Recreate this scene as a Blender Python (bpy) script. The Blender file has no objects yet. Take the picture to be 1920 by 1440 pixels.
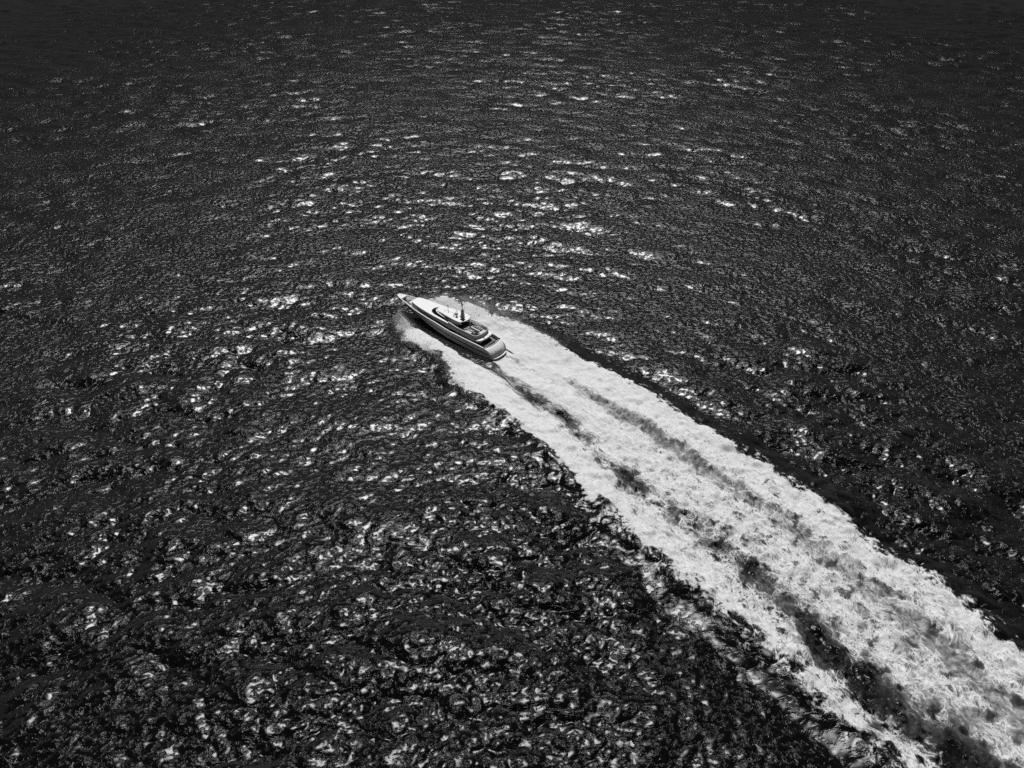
import bpy, math
import numpy as np
from mathutils import Vector

# ------------------------------------------------------------------ camera, sky, sun, exposure
C = bpy.context.scene.collection
sc = bpy.context.scene
CAM_H = 109.0
cam_d = bpy.data.cameras.new('camera')
cam = bpy.data.objects.new('camera', cam_d)
C.objects.link(cam)
cam.location = (0, 0, CAM_H)
cam.rotation_euler = (math.radians(90 - 37), 0, 0)
cam_d.sensor_fit = 'HORIZONTAL'
cam_d.sensor_width = 36.0
cam_d.lens = 36.0 * 1331.0 / 1920.0
cam_d.clip_start = 1.0
cam_d.clip_end = 30000.0
sc.camera = cam

SUN_EL, SUN_AZ = math.radians(66), math.radians(-7)      # azimuth from +Y, clockwise
world = bpy.data.worlds.new('World')
sc.world = world
world.use_nodes = True
wn = world.node_tree
wn.nodes.clear()
sky = wn.nodes.new('ShaderNodeTexSky')
sky.sky_type = 'NISHITA'
sky.sun_disc = False
sky.sun_elevation = SUN_EL
sky.sun_rotation = SUN_AZ
sky.air_density = 1.0
sky.dust_density = 0.4
sky.altitude = 100
bw = wn.nodes.new('ShaderNodeSeparateColor')              # black and white film behind a red filter
bg = wn.nodes.new('ShaderNodeBackground')
bg.inputs['Strength'].default_value = 0.012
wo = wn.nodes.new('ShaderNodeOutputWorld')
wn.links.new(sky.outputs[0], bw.inputs[0])
wn.links.new(bw.outputs[0], bg.inputs[0])
wn.links.new(bg.outputs[0], wo.inputs[0])

sun_d = bpy.data.lights.new('sun', 'SUN')
sun_d.energy = 3.8
sun_d.angle = math.radians(0.53)
sun_d.color = (1, 1, 1)
sun = bpy.data.objects.new('sun', sun_d)
C.objects.link(sun)
sdir = Vector((math.sin(SUN_AZ) * math.cos(SUN_EL), math.cos(SUN_AZ) * math.cos(SUN_EL), math.sin(SUN_EL)))
sun.rotation_euler = sdir.to_track_quat('Z', 'Y').to_euler()
sun.location = (0, 300, 400)

sc.view_settings.view_transform = 'Standard'
sc.view_settings.look = 'None'
sc.view_settings.exposure = 0.0
sc.view_settings.gamma = 1.0
sc.view_settings.use_curve_mapping = False
sc.render.engine = 'CYCLES'
sc.cycles.use_denoising = False
sc.cycles.use_adaptive_sampling = False
sc.cycles.sample_clamp_direct = 1.0
sc.cycles.sample_clamp_indirect = 0.19
sc.cycles.max_bounces = 4
sc.cycles.diffuse_bounces = 2
sc.cycles.caustics_reflective = False
sc.cycles.caustics_refractive = False

# ------------------------------------------------------------------ frame of the yacht and its wake
HEAD = math.radians(50)
ORG = np.array([-3.57, 157.3])                            # waterline under the transom
AST = np.array([math.sin(HEAD), -math.cos(HEAD)])         # astern
STB = np.array([math.cos(HEAD), math.sin(HEAD)])          # starboard

# ------------------------------------------------------------------ numeric helpers
def sstep(a, b, x):
    t = np.clip((x - a) / (b - a), 0, 1)
    return t * t * (3 - 2 * t)

def pairs(t):
    a = np.array([[float(v) for v in p.split(',')] for p in t.split()])
    return a[:, 0], a[:, 1]

def hermite(xs, ys, x):
    xs = np.asarray(xs, float); ys = np.asarray(ys, float)
    x = np.clip(x, xs[0], xs[-1])
    d = np.diff(ys) / np.diff(xs)
    m = np.zeros_like(ys)
    m[0], m[-1] = d[0], d[-1]
    for i in range(1, len(xs) - 1):
        m[i] = 0 if d[i - 1] * d[i] <= 0 else 2 * d[i - 1] * d[i] / (d[i - 1] + d[i])
    i = np.clip(np.searchsorted(xs, x, side='right') - 1, 0, len(xs) - 2)
    h = xs[i + 1] - xs[i]
    t = (x - xs[i]) / h
    return ((2 * t**3 - 3 * t**2 + 1) * ys[i] + (t**3 - 2 * t**2 + t) * h * m[i]
            + (-2 * t**3 + 3 * t**2) * ys[i + 1] + (t**3 - t**2) * h * m[i + 1])

class Tile:
    """periodic random sea: equal slope variance per octave between two wavelengths"""
    def __init__(s, L, N, lmin, lmax, mss, seed, wind=0.0, spread=2.0, iso=0.25, choppy=True, power=-4.0):
        rng = np.random.default_rng(seed)
        k1 = 2 * np.pi * np.fft.fftfreq(N, L / N)
        kx, ky = np.meshgrid(k1, k1, indexing='ij')
        k = np.hypot(kx, ky); k[0, 0] = 1
        S = k ** power
        S *= np.exp(-(2 * np.pi / lmax / k) ** 4) * np.exp(-(k / (2 * np.pi / lmin)) ** 4)
        th = np.arctan2(ky, kx) - wind
        S *= iso + (1 - iso) * np.abs(np.cos(th)) ** (2 * spread)
        S[0, 0] = 0
        a = (rng.normal(size=(N, N)) + 1j * rng.normal(size=(N, N))) * np.sqrt(S)
        sx, sy = np.fft.ifft2(1j * kx * a).real, np.fft.ifft2(1j * ky * a).real
        g = math.sqrt(mss / (sx.var() + sy.var()))
        s.h = (np.fft.ifft2(a).real * g).astype(np.float32)
        if choppy:
            s.dx = (np.fft.ifft2(-1j * kx / k * a).real * g).astype(np.float32)
            s.dy = (np.fft.ifft2(-1j * ky / k * a).real * g).astype(np.float32)
        s.L, s.N = L, N
    def at(s, X, Y, fields=('h',), rot=0.0):
        c, n = math.cos(rot), math.sin(rot)
        u = (X * c + Y * n) / s.L * s.N
        v = (-X * n + Y * c) / s.L * s.N
        i = np.floor(u).astype(np.int64); j = np.floor(v).astype(np.int64)
        fu, fv = u - i, v - j
        i0, i1, j0, j1 = i % s.N, (i + 1) % s.N, j % s.N, (j + 1) % s.N
        r = []
        for f in fields:
            A = getattr(s, f)
            r.append((A[i0, j0] * (1 - fu) + A[i1, j0] * fu) * (1 - fv) + (A[i0, j1] * (1 - fu) + A[i1, j1] * fu) * fv)
        if len(r) == 3:
            r[1], r[2] = r[1] * c - r[2] * n, r[1] * n + r[2] * c
        return r

# ------------------------------------------------------------------ material helpers
class NT:
    def __init__(s, tree):
        s.t = tree
    def n(s, kind, **kw):
        nd = s.t.nodes.new(kind)
        for k, v in kw.items():
            setattr(nd, k, v)
        return nd
    def l(s, a, b):
        s.t.links.new(a, b)
    def set(s, sock, v):
        if isinstance(v, bpy.types.NodeSocket):
            s.l(v, sock)
        else:
            sock.default_value = v
    def math(s, op, a, b=0.0, c=None, clamp=False):
        nd = s.n('ShaderNodeMath', operation=op, use_clamp=clamp)
        s.set(nd.inputs[0], a); s.set(nd.inputs[1], b)
        if c is not None:
            s.set(nd.inputs[2], c)
        return nd.outputs[0]
    def vec(s, op, a, b=(0, 0, 0), scale=None):
        nd = s.n('ShaderNodeVectorMath', operation=op)
        s.set(nd.inputs[0], a); s.set(nd.inputs[1], b)
        if scale is not None:
            s.set(nd.inputs['Scale'], scale)
        return nd.outputs['Value'] if op in ('LENGTH', 'DOT_PRODUCT') else nd.outputs[0]
    def comb(s, x, y, z):
        nd = s.n('ShaderNodeCombineXYZ')
        for i, v in enumerate((x, y, z)):
            s.set(nd.inputs[i], v)
        return nd.outputs[0]
    def noise(s, v, scale, detail=2.0, rough=0.5, out='Fac', dist=0.0, kind='FBM', dim='3D'):
        nd = s.n('ShaderNodeTexNoise', noise_dimensions=dim)
        s.l(v, nd.inputs['Vector'])
        nd.inputs['Scale'].default_value = scale
        nd.inputs['Detail'].default_value = detail
        nd.inputs['Roughness'].default_value = rough
        nd.inputs['Distortion'].default_value = dist
        return nd.outputs[out]
    def remap(s, v, a, b, c=0.0, d=1.0, smooth=True):
        nd = s.n('ShaderNodeMapRange', interpolation_type='SMOOTHSTEP' if smooth else 'LINEAR')
        s.set(nd.inputs['Value'], v)
        for k, q in (('From Min', a), ('From Max', b), ('To Min', c), ('To Max', d)):
            s.set(nd.inputs[k], q)
        return nd.outputs['Result']
    def attr(s, name, out='Fac'):
        return s.n('ShaderNodeAttribute', attribute_name=name).outputs[out]
    def mixf(s, f, a, b):
        nd = s.n('ShaderNodeMix', data_type='FLOAT')
        s.set(nd.inputs[0], f); s.set(nd.inputs[2], a); s.set(nd.inputs[3], b)
        return nd.outputs[0]

def grey(v):
    return (v, v, v, 1)

def paint(name, v, rough=0.35, spec=0.5, metal=0.0, dirt=0.06, coat=0.0, scale=1.2):
    m = bpy.data.materials.new(name)
    m.use_nodes = True
    T = NT(m.node_tree)
    p = m.node_tree.nodes['Principled BSDF']
    g = T.n('ShaderNodeNewGeometry')
    f = T.noise(T.n('ShaderNodeTexCoord').outputs['Object'], scale, 4, 0.6)
    c = T.remap(f, 0.3, 0.7, v * (1 - dirt), min(1, v * (1 + dirt)), smooth=False)
    T.l(T.comb(c, c, c), p.inputs['Base Color'])
    T.l(T.remap(f, 0.3, 0.7, rough * 0.85, min(1, rough * 1.15), smooth=False), p.inputs['Roughness'])
    p.inputs['Specular IOR Level'].default_value = spec
    p.inputs['Metallic'].default_value = metal
    p.inputs['Coat Weight'].default_value = coat
    return m

def teak(name):
    m = bpy.data.materials.new(name)
    m.use_nodes = True
    T = NT(m.node_tree)
    p = m.node_tree.nodes['Principled BSDF']
    co = T.n('ShaderNodeTexCoord').outputs['Object']
    s = T.n('ShaderNodeSeparateXYZ'); T.l(co, s.inputs[0])
    fr = T.math('FRACT', T.math('MULTIPLY', s.outputs[1], 9.0))
    seam = T.remap(fr, 0.0, 0.14, 0.0, 1.0, smooth=False)
    nz = T.noise(T.vec('MULTIPLY', co, (0.6, 6.0, 1.0)), 2.0, 4, 0.6)
    c = T.math('MULTIPLY', T.remap(nz, 0.3, 0.7, 0.13, 0.21), T.math('ADD', T.math('MULTIPLY', seam, 0.75), 0.25))
    T.l(T.comb(c, c, c), p.inputs['Base Color'])
    p.inputs['Roughness'].default_value = 0.7
    return m

# ------------------------------------------------------------------ sea and wake materials
def ripple_group():
    """height of the short waves at a point (metres)"""
    g = bpy.data.node_groups.new('ripple_height', 'ShaderNodeTree')
    g.interface.new_socket('P', in_out='INPUT', socket_type='NodeSocketVector')
    g.interface.new_socket('Far', in_out='INPUT', socket_type='NodeSocketFloat')
    g.interface.new_socket('H', in_out='OUTPUT', socket_type='NodeSocketFloat')
    T = NT(g)
    i = T.n('NodeGroupInput'); o = T.n('NodeGroupOutput')
    P = i.outputs['P']
    w = T.vec('SUBTRACT', T.noise(P, 0.55, 1, 0.5, out='Color'), (0.5, 0.5, 0.5))
    Q = T.vec('ADD', P, T.vec('SCALE', w, scale=0.7))
    Q = T.vec('MULTIPLY', Q, (0.85, 1.15, 1.0))
    a = T.noise(Q, 0.95, 4.0, 0.56)
    rid = T.math('ABSOLUTE', T.math('SUBTRACT', a, 0.5))
    b = T.noise(T.vec('MULTIPLY', P, (0.8, 1.2, 1.0)), 0.26, 1.0, 0.5)
    h = T.math('ADD', T.math('MULTIPLY', a, 0.36), T.math('MULTIPLY', rid, -0.32))
    h = T.math('ADD', h, T.math('MULTIPLY', b, T.math('MULTIPLY', i.outputs['Far'], 0.4)))
    T.l(h, o.inputs['H'])
    return g

RIP = ripple_group()

def ripple_normal(T, strength):
    """analytic wave normal from finite differences of the ripple height"""
    ge = T.n('ShaderNodeNewGeometry')
    P = T.vec('MULTIPLY', ge.outputs['Position'], (1, 1, 0))
    far = T.attr('far')
    EPS = 0.045
    hs = []
    for off in ((0, 0, 0), (EPS, 0, 0), (0, EPS, 0)):
        nd = T.n('ShaderNodeGroup', node_tree=RIP)
        T.l(T.vec('ADD', P, off), nd.inputs['P']); T.l(far, nd.inputs['Far'])
        hs.append(nd.outputs[0])
    k = T.math('MULTIPLY', strength, -1.0 / EPS)
    gx = T.math('MULTIPLY', T.math('SUBTRACT', hs[1], hs[0]), k)
    gy = T.math('MULTIPLY', T.math('SUBTRACT', hs[2], hs[0]), k)
    return T.vec('NORMALIZE', T.vec('ADD', ge.outputs['Normal'], T.comb(gx, gy, 0.0)))

WATER_ROUGH = 0.28
RIPPLE = (0.65, 1.1)
def water_shader(T, base=None, mirror=None):
    """dark water body under a Beckmann mirror of unresolved capillary waves"""
    st = T.math('SUBTRACT', 1.0, T.math('MULTIPLY', T.attr('calm'), 0.75))
    st = T.math('MULTIPLY', st, T.math('SUBTRACT', 1.0, T.math('MULTIPLY', T.attr('far'), 0.5)))
    gp = T.n('ShaderNodeNewGeometry')
    gust = T.remap(T.noise(gp.outputs['Position'], 0.05, 2, 0.5), 0.3, 0.7, *RIPPLE)   # gusts
    nrm = ripple_normal(T, T.math('MULTIPLY', st, gust))
    d = T.n('ShaderNodeBsdfDiffuse')
    if base is None:
        d.inputs['Color'].default_value = grey(0.003)
    else:
        T.l(T.comb(base, base, base), d.inputs['Color'])
    T.l(nrm, d.inputs['Normal'])
    g = T.n('ShaderNodeBsdfGlossy', distribution='BECKMANN')
    g.inputs['Color'].default_value = grey(0.52)
    g.inputs['Roughness'].default_value = WATER_ROUGH
    T.l(nrm, g.inputs['Normal'])
    f = T.n('ShaderNodeFresnel')
    f.inputs['IOR'].default_value = 1.333
    T.l(nrm, f.inputs['Normal'])
    m = T.n('ShaderNodeMixShader')
    T.l(f.outputs[0] if mirror is None else T.math('MULTIPLY', f.outputs[0], mirror), m.inputs[0]); T.l(d.outputs[0], m.inputs[1]); T.l(g.outputs[0], m.inputs[2])
    return m.outputs[0]

def sea_material():
    m = bpy.data.materials.new('sea_water')
    m.use_nodes = True
    T = NT(m.node_tree)
    T.l(water_shader(T), m.node_tree.nodes['Material Output'].inputs['Surface'])
    return m

def foam_material():
    m = bpy.data.materials.new('wake_water')
    m.use_nodes = True
    T = NT(m.node_tree)
    out = m.node_tree.nodes['Material Output']
    D, aer, age = T.attr('foam'), T.attr('aer'), T.attr('age')
    wk = T.attr('wk', 'Vector')
    # lace of foam: edges of warped cells at two sizes, finer close to the yacht
    warp = T.vec('SUBTRACT', T.noise(wk, 0.45, 5, 0.66, out='Color'), (0.5, 0.5, 0.5))
    W = T.vec('ADD', wk, T.vec('SCALE', warp, scale=2.2))
    def cells(scale, w):
        v = T.n('ShaderNodeTexVoronoi', feature='DISTANCE_TO_EDGE', voronoi_dimensions='2D')
        T.l(W, v.inputs['Vector'])
        v.inputs['Scale'].default_value = scale
        v.inputs['Randomness'].default_value = 1.0
        return T.remap(v.outputs['Distance'], 0.0, w, 1.0, 0.0)
    l1, l2 = cells(0.42, 0.13), cells(1.05, 0.19)
    Ws = T.vec('MULTIPLY', W, (0.6, 1.15, 1.0))
    def ridge(scale, w, det):
        n_ = T.noise(Ws, scale, det, 0.6, dist=0.4)
        return T.remap(T.math('ABSOLUTE', T.math('SUBTRACT', n_, 0.5)), 0.0, w, 1.0, 0.0)
    r1, r2 = ridge(0.7, 0.075, 5), ridge(1.9, 0.09, 4)
    lace = T.math('MAXIMUM', T.math('MULTIPLY', T.math('MAXIMUM', r1, T.math('MULTIPLY', r2, 0.85)), 0.9), T.math('MAXIMUM', l1, T.math('MULTIPLY', l2, 0.75)))
    fine = T.noise(W, 3.2, 4, 0.65)
    stk = T.noise(T.vec('MULTIPLY', wk, (0.3, 1.6, 1.0)), 1.1, 5, 0.62, dist=0.6)
    mid = T.noise(Ws, 0.4, 4, 0.6)
    pat = T.mixf(age, T.math('ADD', T.math('MULTIPLY', stk, 0.85), T.math('MULTIPLY', fine, 0.2)),
                 T.math('ADD', T.math('MULTIPLY', lace, 0.52), T.math('ADD', T.math('MULTIPLY', fine, 0.32), T.math('MULTIPLY', stk, 0.28))))
    pat = T.math('ADD', T.math('MULTIPLY', pat, 0.75), T.math('MULTIPLY', mid, 0.25))
    s = T.math('ADD', D, T.math('MULTIPLY', T.math('SUBTRACT', pat, 0.48), 1.9))
    cov = T.remap(s, 0.36, 0.88)
    cov = T.math('MULTIPLY', cov, T.remap(D, 0.02, 0.16))
    ac = T.math('MULTIPLY', aer, T.remap(T.noise(W, 0.9, 4, 0.6), 0.3, 0.7, 0.55, 1.15))
    base = T.math('ADD', 0.004, T.math('MULTIPLY', T.math('MULTIPLY', ac, ac), 0.34))
    wat = water_shader(T, base, T.remap(aer, 0.0, 0.25, 1.0, 0.25))
    f = T.n('ShaderNodeBsdfDiffuse')
    fc = T.remap(T.math('ADD', T.math('MULTIPLY', fine, 0.6), T.math('MULTIPLY', stk, 0.4)), 0.30, 0.66, 0.56, 0.83)
    T.l(T.comb(fc, fc, fc), f.inputs['Color'])
    bmp = T.n('ShaderNodeBump')
    bmp.inputs['Strength'].default_value = 1.0
    bmp.inputs['Distance'].default_value = 0.4
    T.l(T.math('ADD', T.math('MULTIPLY', fine, 0.6), T.math('MULTIPLY', stk, 0.6)), bmp.inputs['Height'])
    T.l(bmp.outputs[0], f.inputs['Normal'])
    mx = T.n('ShaderNodeMixShader')
    T.l(cov, mx.inputs[0]); T.l(wat, mx.inputs[1]); T.l(f.outputs[0], mx.inputs[2])
    T.l(mx.outputs[0], out.inputs['Surface'])
    return m

# ------------------------------------------------------------------ the sea surface: one sheet to the horizon, split where the wake begins
OY = -60.0
ST = 0.0018
th = np.arange(-math.radians(43), math.radians(43), ST)
grow = []
t, d = th[-1], ST
while t + d * 1.12 < math.pi - 0.01:
    d = min(d * 1.12, 0.12); t += d; grow.append(t)
grow = [g for g in grow if g < math.pi - 0.03] + [math.pi]
th = np.concatenate([-np.array(grow[::-1]), th, np.array(grow)])
rr = [4.0]
while rr[-1] < 95: rr.append(rr[-1] + 4.5)
rr[-1] = 95.0
while rr[-1] < 800: rr.append(rr[-1] * (1 + ST))
d = ST
while rr[-1] < 12000: d = min(d * 1.12, 0.15); rr.append(rr[-1] * (1 + d))
rr = np.array(rr)
NR, NT_ = len(rr), len(th)
R, TH = np.meshgrid(rr, th, indexing='ij')
X0 = (R * np.sin(TH)).ravel(); Y0 = (OY + R * np.cos(TH)).ravel()
cell = (R * ST).ravel()
dense = (np.abs(TH) < math.radians(46)).ravel() & (R > 80).ravel() & (R < 1500).ravel()

q = (X0 - ORG[0]) * AST[0] + (Y0 - ORG[1]) * AST[1]
r = (X0 - ORG[0]) * STB[0] + (Y0 - ORG[1]) * STB[1]

eSq, eSr = pairs("-39,0 -37.5,3.5 -35.5,6.5 -33,9.5 -29,12 -25,13 -19,14.2 -11.5,14.9 -5.4,15.4 3.2,15 12,13.5 22.6,12.9 36.5,12.6 50,9.7 62.3,8.2 74.4,5.9 88.6,2.4 99.5,-1.5 112,-3.4 126,-9.4 150,-17 200,-36 260,-64")
ePq, ePr = pairs("-38.8,-1 -37,-3 -35,-5 -33.7,-6.8 -30.3,-8.8 -26.8,-10.9 -22.3,-12.4 -13.6,-11.2 -8.5,-12.5 -2.6,-16.2 4.8,-18 15.4,-18.4 26.9,-20 39,-24.1 54.2,-28.7 70.8,-33.4 85.4,-36.2 98.2,-39.4 114.4,-44.2 150,-56 200,-76 260,-104")
lPq, lPr = pairs("-8,-4.9 0,-5.2 6.1,-6 15.2,-8.2 25.5,-8.4 36.7,-11.8 46.5,-15.7 61.7,-18.3 75.2,-20.5 92.7,-25.2 104.5,-31 121.6,-33.7 150,-42 200,-62 260,-90")
lSq, lSr = pairs("-4,2.6 1.1,2 10.4,.6 22.2,1 35.4,-.3 52.5,-2.4 64.9,-5 82.3,-7.7 97.8,-12.5 114.2,-17 128.7,-23.4 150,-30 200,-48 260,-74")
inq, inr = pairs("-39,0 -34,2.2 -30,4.4 -27,4.9 -23.5,4.3 -18,5.3 -12,6.2 -5,6.4 0,6.4 4,6.2")

lump = Tile(67.0, 512, 0.9, 9.0, 0.30, 11, iso=1.0, choppy=False, power=-3.6)
fine_l = Tile(29.0, 512, 0.3, 1.6, 0.30, 12, iso=1.0, choppy=False, power=-3.8)
wob = Tile(113.0, 512, 0.8, 11.0, 1.0, 13, iso=1.0, choppy=False, power=-3.4)
wv = wob.at(X0, Y0)[0]; wv = wv / wob.h.std()
lv = lump.at(X0, Y0, rot=0.4)[0]
fv = fine_l.at(X0, Y0, rot=0.9)[0]

eS, eP = hermite(eSq, eSr, q), hermite(ePq, ePr, q)
lP, lS = hermite(lPq, lPr, q), hermite(lSq, lSr, q)
inn = np.where(r > 0, 3.9, hermite(inq, inr, q))
wamp = np.interp(q, [-38, -20, 0, 60, 130], [0.35, 0.7, 0.9, 0.8, 1.0])
dm0 = np.where((q > -39) & (q < 255), np.minimum(eS - r, r - eP), -50.0)
dm0 = np.minimum(dm0, q + 39.5)
dm0 = np.where(q > 200, np.minimum(dm0, (255 - q) * .4), dm0)
dS = eS - r + wv * wamp
dP = r - eP + wob.at(X0 + 40, Y0 + 17)[0] / wob.h.std() * wamp
dm = np.where((q > -39) & (q < 255), np.minimum(dS, dP), -50.0)
dm = np.minimum(dm, q + 39.5)
dm = np.where(q > 200, np.minimum(dm, (255 - q) * .4), dm)
age = np.clip((q - 8) / 75, 0, 1)
edge = sstep(-0.7, 2.4, dm + .35 * fv / fine_l.h.std())

nq = wob.at(q * .45, 0 * q + 7.0)[0] / wob.h.std()
nq2 = lump.at(q * .5, 0 * q + 3.0)[0] / lump.h.std()
lP = lP + np.interp(q, [0, 15, 60, 120], [.1, .35, .8, 1.3]) * np.clip(wv, -2, 2) * .6
# foam density: three bands with darker lanes between them
band = np.where(r > lS, np.interp(q, [-40, 0, 60, 125, 250], [1.25, 1.02, .86, .60, .34]),
        np.where(r > lP, np.interp(q, [-40, 0, 60, 125, 250], [1.1, .92, .74, .46, .28]),
                 np.interp(q, [-40, 0, 60, 90, 125, 250], [1.2, 1.0, .78, .54, .44, .28])))
D = band.copy()
wl = np.interp(q, [0, 20, 50, 100, 250], [1.1, 2.1, 2.2, 3.2, 5])
aLP = np.interp(q, [-6, 6, 18, 30, 60, 100, 250], [0, .55, .72, .5, .62, .62, .4])
aLP = aLP * np.clip(1 + np.interp(q, [0, 20, 50], [.1, .3, .45]) * (.7 * nq + .5 * nq2), .5, 1.3)
tP = (r - lP + 0.35 * wv) / wl
tP = np.where(tP < 0, tP * .8, tP * 1.1)
D -= aLP * np.exp(-tP ** 2)
D -= np.interp(q, [25, 45, 70, 125, 250], [0, .22, .34, .34, .2]) * np.exp(-((r - lP + 3.2 + .8 * nq) / 2.2) ** 2) * sstep(-.2, 1.2, lump.at(X0 * .7 + 3, Y0 * .7 + 8)[0] / lump.h.std())
wS = np.interp(q, [0, 15, 40, 100, 250], [.45, .9, 1.6, 2.4, 4])
aLS = np.interp(q, [-4, 1, 10, 16, 24, 40, 60, 90, 130, 250], [0, .65, .32, .12, .18, .34, .38, .38, .34, .28])
D -= aLS * np.exp(-((r - lS + 0.4 * wv) / wS) ** 2)
# ridge face that looks towards the camera, starboard of the lane
aRF = np.interp(q, [16, 26, 46, 62, 80], [0, .46, .52, .34, .1])
D -= aRF * np.exp(-((r - lS - 1.3 + .35 * wv) / 1.5) ** 2)
# second thin trails from the chine
D -= np.interp(q, [-8, 0, 14, 26], [0, .5, .4, 0]) * np.exp(-((r + 3.6 + .14 * np.clip(q, 0, 60) + .2 * wv) / .7) ** 2)
# clear patches in the old foam
D -= .40 * np.clip(age + .12, 0, 1) * sstep(.5, 2.0, wob.at(X0 * 1.7 + 9, Y0 * 1.7)[0] / wob.h.std())
D -= (.10 + .28 * age) * sstep(.6, 1.9, lump.at(X0 * .8 + 5, Y0 * .8 + 31)[0] / lump.h.std())
# thicker foam along the breaking outer edges
D += .32 * np.exp(-((dm - 2.2) / 2.2) ** 2)
# clear dark water between hull and spray
alongside = (q < 6) & (q > -39.2)
gap = np.where(alongside, sstep(-.5, .7, np.abs(r) - inn + .25 * wv), 1.0)
gap = np.where(q > 0, gap + (1 - gap) * sstep(0, 5, q), gap)
gap = np.where((q > 0) & (np.abs(r) < 3.1), 1.0, gap)
D *= gap
# thin torn spray round the bow
bowthin = sstep(-32.5, -36, q) * np.where(r > 0, .5, 1)
D *= 1 - .55 * bowthin
D *= edge
fleck = .62 * np.exp(-np.clip(-dm0, 0, 50) / 1.6) * sstep(.6, 1.7, wob.at(X0 * 1.4 + 50, Y0 * 1.4 + 3)[0] / wob.h.std() + .35 * fv / fine_l.h.std()) * (dm0 < 1.5) * (q > -30) * gap
D = np.maximum(D, fleck)
D = np.clip(D, 0, 1.35)
aer = np.clip(np.clip(D, 0, 1) ** .8 * 1.05 + .22 * edge * (q > 4) + .45 * np.exp(-((r - lS - .5) / 3.0) ** 2) * (q > 8), 0, 1) * edge * np.where(alongside, gap, 1)

hole = np.clip(age + .12, 0, 1) * sstep(.7, 2.0, wob.at(X0 * 1.7 + 9, Y0 * 1.7)[0] / wob.h.std())
aer = edge * np.clip(.95 - aLP * .95 * np.exp(-tP ** 2) + .12 * nq2 * np.exp(-tP ** 2) - .45 * hole - np.interp(q, [70, 110, 250], [0, .38, .5]) * sstep(2.5, .5, np.abs(r - .5 * (eP + lP)) / 3.0), .0, 1) * np.where(alongside, gap, 1)

# heights
spA = Tile(257.0, 1024, 2.8, 24.0, 0.022, 1, wind=math.radians(78), iso=0.22)
spB = Tile(83.0, 1024, 1.0, 4.2, 0.022, 2, wind=math.radians(95), iso=0.35)
hA, xA, yA = spA.at(X0, Y0, ('h', 'dx', 'dy'))
hB, xB, yB = spB.at(X0, Y0, ('h', 'dx', 'dy'), rot=0.35)
fB = np.clip((1.25 - cell) / 0.7, 0, 1)
fA = np.clip((4.0 - cell) / 2.0, 0, 1)
inside = sstep(-1, 2, dm0)
near_hull = np.exp(-np.clip(np.hypot(np.clip(np.abs(r) - 4, 0, None), np.clip(np.maximum(-q - 38, q), 0, None)) / 3, 0, 20) ** 2)
damp = (1 - .45 * inside) * (1 - .8 * near_hull)
gust = Tile(701.0, 256, 35.0, 160.0, 1.0, 31, iso=1.0, choppy=False)
gn = np.clip(gust.at(X0, Y0)[0] / gust.h.std(), -2, 2)
damp = damp * (1 + .2 * gn)
damp = damp * (1 - .55 * np.exp(-((dm0 + 4.0) / 3.5) ** 2) * (q > 55) * (q < 250) * (r < lP))
H = (hA * fA + hB * fB) * damp
DX = (xA * fA + .9 * xB * fB) * damp
DY = (yA * fA + .9 * yB * fB) * damp
ridge = np.interp(q, [-39, -35, -28, -15, 0, 40, 80, 125, 250], [.3, 1.0, 1.5, 1.2, .95, .8, .65, .5, .2])
ridge = ridge * np.where(r > 0, np.interp(q, [-34, -28, -18, -6], [2.2, 2.0, 1.5, 1.0]), 1)
win = np.interp(q, [-39, -30, -12, 10], [5.0, 5.5, 4.0, 3.0])
wout = np.where(r < lP, np.interp(q, [0, 60, 100], [2.3, 3.2, 4.6]), 2.3)
ridge = ridge + np.where(r < lP, np.interp(q, [50, 90, 130, 250], [0, .75, .8, .1]), 0)
H += ridge * np.where(dm0 > 1.2, np.exp(-((dm0 - 1.2) / win) ** 2), np.exp(-((dm0 - 1.2) / wout) ** 2)) * (1 - near_hull)
H -= .28 * np.exp(-((dm0 + 5.5) / 2.8) ** 2) * (q > -34) * (q < 255)
xr = r - lS + .45 * wv
H += np.interp(q, [10, 24, 45, 75, 125, 250], [0, .9, 1.35, 1.1, .6, .1]) * np.where(xr < 2.6, sstep(.3, 2.6, xr), np.exp(-np.clip(xr - 2.6, 0, 60) / 5.0)) * sstep(0, 3, dm0)
H -= np.interp(q, [-2, 6, 25, 60, 125, 250], [.1, .5, .45, .35, .3, .1]) * np.exp(-((r - lP) / (wl * 1.2)) ** 2)
H -= np.interp(q, [0, 2, 8, 18], [.0, .45, .35, 0]) * np.exp(-(r / 3.5) ** 2)
H += np.interp(q, [8, 20, 34, 60], [0, .45, .3, 0]) * np.exp(-((r - .5 * (lS + lP)) / 2.5) ** 2)
turb = inside * (1 - .9 * near_hull) * np.interp(q, [-39, -20, 10, 50, 90, 250], [.5, .75, .7, 1.2, 1.5, 1.0])
H += turb * (lv / lump.h.std() * .15 + np.abs(lv) / lump.h.std() * .12 + fv / fine_l.h.std() * .05) * np.where(cell < .8, 1, 0)
H *= np.clip((9000 - R.ravel()) / 5000, 0, 1) * np.where(dense | (cell < .5), 1, 0.6)
cw = np.where(r < lP, np.interp(q, [0, 60, 110], [2.0, 2.6, 4.2]), 2.4)
calm = np.clip(.95 * np.exp(-((dm0 + cw) / cw) ** 2) * (q > -20) + .5 * near_hull, 0, 1)
far = np.clip((cell - .45) / .8, 0, 1)
outside_dense = ~dense
V = np.stack([X0 + DX, Y0 + DY, H], 1).astype(np.float32)
V[outside_dense, 0] = X0[outside_dense]; V[outside_dense, 1] = Y0[outside_dense]

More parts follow.
